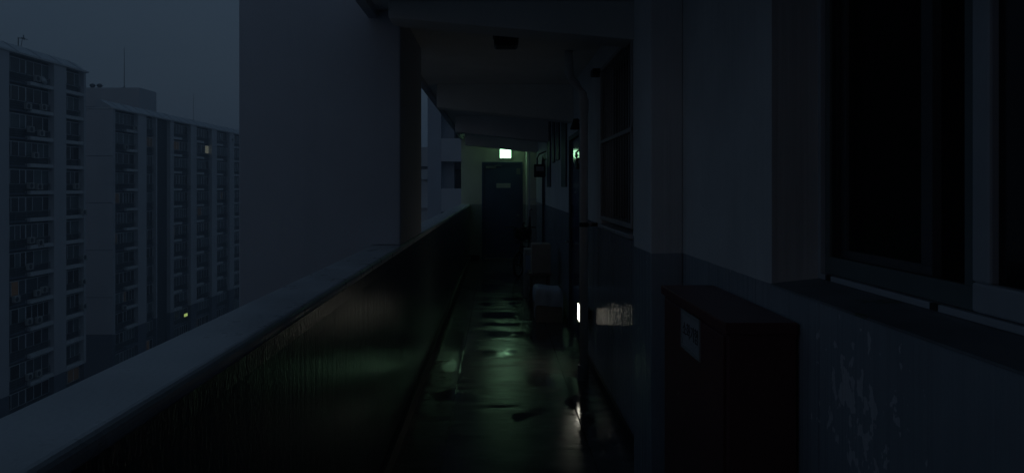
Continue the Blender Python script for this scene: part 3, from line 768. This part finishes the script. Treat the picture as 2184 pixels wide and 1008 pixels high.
# roof house
rh = build('roof_house', B(-70, -60.5, 125.2, 131.4, EYE + 13, EYE + 16.9), M['bbox'], Bk)
build('roof_house_base', B(-69.5, -61, 126.0, 130.9, TB, EYE + 13), M['bdark'], Bk)
build('roof_deck', B(-61.6, XB - 2.3, 97.5, 151, TB + .18, TB + .3), M['bbase'], Bk)
for xx in (-68.9, -67.7):
    v = thing('roof_ventilator', (xx, 127, EYE + 16.9), '%s round turbine ventilator on the roof house of the farther block' % ('left' if xx < -68 else 'right'), 'ventilator', 'ventilators on the roof house')
    build('neck', MB().tube([(xx, 126, EYE + 16.9), (xx, 126, EYE + 17.15)], .28, 12), M['bdark'], v)
    build('head', MB().tube([(xx, 126, EYE + 17.12), (xx, 126, EYE + 17.2), (xx, 126, EYE + 17.4), (xx, 126, EYE + 17.6), (xx, 126, EYE + 17.68)], [.25, .42, .48, .36, .1], 14), M['bdark'], v, smooth=True)
ma = thing('roof_mast', (-63.5, 126, EYE + 16.9), 'tall thin mast standing on the roof house of the farther block', 'mast')
build('pole', MB().tube([(-63.5, 126, EYE + 16.9), (-63.5, 126, EYE + 23.8)], [.07, .04], 6), M['dark'], ma)
build('foot', MB().tube([(-63.5, 126, EYE + 16.9), (-63.5, 126, EYE + 17.15)], [.35, .12], 8), M['dark'], ma)
ym = 1577 * 52.5 / (1060 - 413)
mb2 = thing('roof_mast', (-52.5, ym, TB + 1.2), 'thin mast rising from the roof edge of the farther block', 'mast')
build('pole', MB().tube([(-52.5, ym, TB + .3), (-52.5, ym, TB + 5.9)], [.035, .02], 6), M['dark'], mb2)
build('foot', MB().tube([(-52.5, ym, TB + 1.15), (-52.5, ym, TB + 1.4)], .14, 6), M['dark'], mb2)

# air conditioner units hung on the balconies
def ac_proto():
    t = thing('air_conditioner', (0, 0, 0), 'x', 'air conditioner', 'air conditioner units on the balconies')
    build('casing', B(-.15, .15, -.42, .42, 0, .62), M['ac'], t, .03)
    build('fan_grille', MB().disc((.155, -.1, .31), (1, 0, 0), .24, .02, 16), M['bdark'], t)
    build('bracket', B(-.35, .15, -.36, -.31, -.05, -.002), M['dark'], t); build('bracket', B(-.35, .15, .31, .36, -.05, -.002), M['dark'], t)
    return t
FLOORS = ['top', 'second', 'third', 'fourth', 'fifth', 'sixth', 'seventh', 'eighth', 'ninth', 'tenth', 'eleventh', 'twelfth', 'thirteenth', 'fourteenth', 'fifteenth']
proto = None; used = {}
def put_ac(px, py, xf, top, blk):
    global proto
    X = xf - .12; y = 1577 * X / (px - 1060.0); z = EYE - (py - 400) * y / 1577
    k = int((top - z) / FH)
    if proto is None: proto = ac_proto(); o = proto
    else: o = copy_tree(proto)
    o.location = (X, y, z - .31)
    if blk == 'nearer':
        bay = 'left bay' if px < 67 else ('middle bay' if px < 118 else 'end bay')
        side = ', left of the pair' if used.get((k, bay)) is False else ''
    else: bay = 'bay by the end wall' if px < 300 else 'bay by %s pier' % ('second' if px < 380 else 'far')
    nm = 'pale box unit, %s floor from the roof, %s of %s block' % (FLOORS[min(k, 14)], bay, blk)
    n = used.get(nm, 0); used[nm] = n + 1
    if n: nm = nm.replace('pale box unit', 'right hand pale box unit')
    o['label'] = nm
for px, py in ((80, 168), (60, 227), (93, 229), (66, 276), (88, 284), (76, 331), (66, 396), (84, 398), (163, 397), (67, 512), (86, 517), (64, 568), (80, 624), (94, 617), (35, 637),
               (62, 685), (83, 681), (63, 802), (82, 795), (179, 452), (180, 548), (178, 600), (180, 652)):
    put_ac(px, py, XA, TA, 'nearer')
for px, py in ((289, 273), (269, 314), (265, 655), (495, 262 + 36), (404, 398)):
    put_ac(px, py, XB, TB, 'farther')
sd = thing('satellite_dish', (XA + .1, 76, TA - 1.6), 'round satellite dish on the top balcony of the nearer block', 'dish')
Xd = XA + .05; yd = 1577 * Xd / (93 - 1060.0); zd = EYE - (172 - 400) * yd / 1577
build('dish', MB().tube([(Xd - .05, yd, zd), (Xd, yd, zd), (Xd + .06, yd, zd + .02)], [.08, .32, .46], 18), M['bslab'], sd, smooth=True)
build('arm', MB().tube([(Xd - .5, yd, zd - .3), (Xd - .05, yd, zd)], .04, 6), M['dark'], sd)

# ---------------------------------------------------------------- the wing beyond the end wall
tw = thing('stair_tower', (-3, 40, GZ), 'tall plain stair tower with stacked balconies seen through the gap past the pillar', 'building')
build('tower_wall', B(-3.75, -3.02, 40, 44, GZ, EYE + 14), M['tower'], tw)
build('back_wall', B(-3.02, 3, 42.2, 42.6, GZ, EYE + 14), M['tower'], tw)
build('side_wall', B(-1.35, 3, 41.0, 42.2, GZ, EYE + 14), M['tower'], tw)
for k in range(-4, 5):
    zc = EYE - .05 + 2.71 * k
    build('balcony_panel', B(-3.02, 3, 39.96, 40.12, zc - 1.26, zc), M['balc'], tw, .015)
    build('floor_slab', B(-3.02, 3, 40.12, 42.2, zc - 1.24, zc - 1.05), M['tower'], tw)
    build('landing_wall', B(-3.02, -2.36, 40.7, 42.2, zc - 1.04, zc + 1.45), M['tower'], tw)
    build('doorway', B(-2.36, -1.35, 42.0, 42.2, zc - 1.04, zc + 1.1), M['room'], tw)
lo = thing('low_block', (-8, 75, GZ), 'distant lower apartment block with a pale ledge, seen in the sliver beside the stair tower', 'building')
build('wall', B(-16, -5.4, 75, 85, GZ, EYE + 4.1), M['bbox'], lo)
build('ledge', B(-16.1, -5.3, 74.6, 75, EYE + 2.0, EYE + 2.15), M['bdark'], lo)
for k in range(7): build('balcony_panel', B(-16, -5.35, 74.7, 75, EYE + .85 - 2.9 * k, EYE + 1.85 - 2.9 * k), M['bslab'], lo)
# own building below and beside the corridor
ob = thing('own_building', (4, 5, GZ), 'storeys of the same building below the corridor floor', 'building')
build('lower_storeys', B(-.72, 9, YN, YF + .6, GZ, -.23), M['tower'], ob)

# ---------------------------------------------------------------- dusk haze
hz = build('haze', B(-300, 300, -100, 340, GZ - 1.5, EYE + 26), M['room'])
hm = bpy.data.materials.new('haze'); hm.use_nodes = True
t = hm.node_tree; t.nodes.clear()
pv = t.nodes.new('ShaderNodeVolumePrincipled'); oo = t.nodes.new('ShaderNodeOutputMaterial')
pv.inputs['Color'].default_value = (.86, .92, 1, 1); pv.inputs['Density'].default_value = .0029; pv.inputs['Anisotropy'].default_value = .3
t.links.new(pv.outputs[0], oo.inputs['Volume'])
hz.data.materials.clear(); hz.data.materials.append(hm)
tag(hz, 'thin blue dusk haze filling the air', kind='stuff')
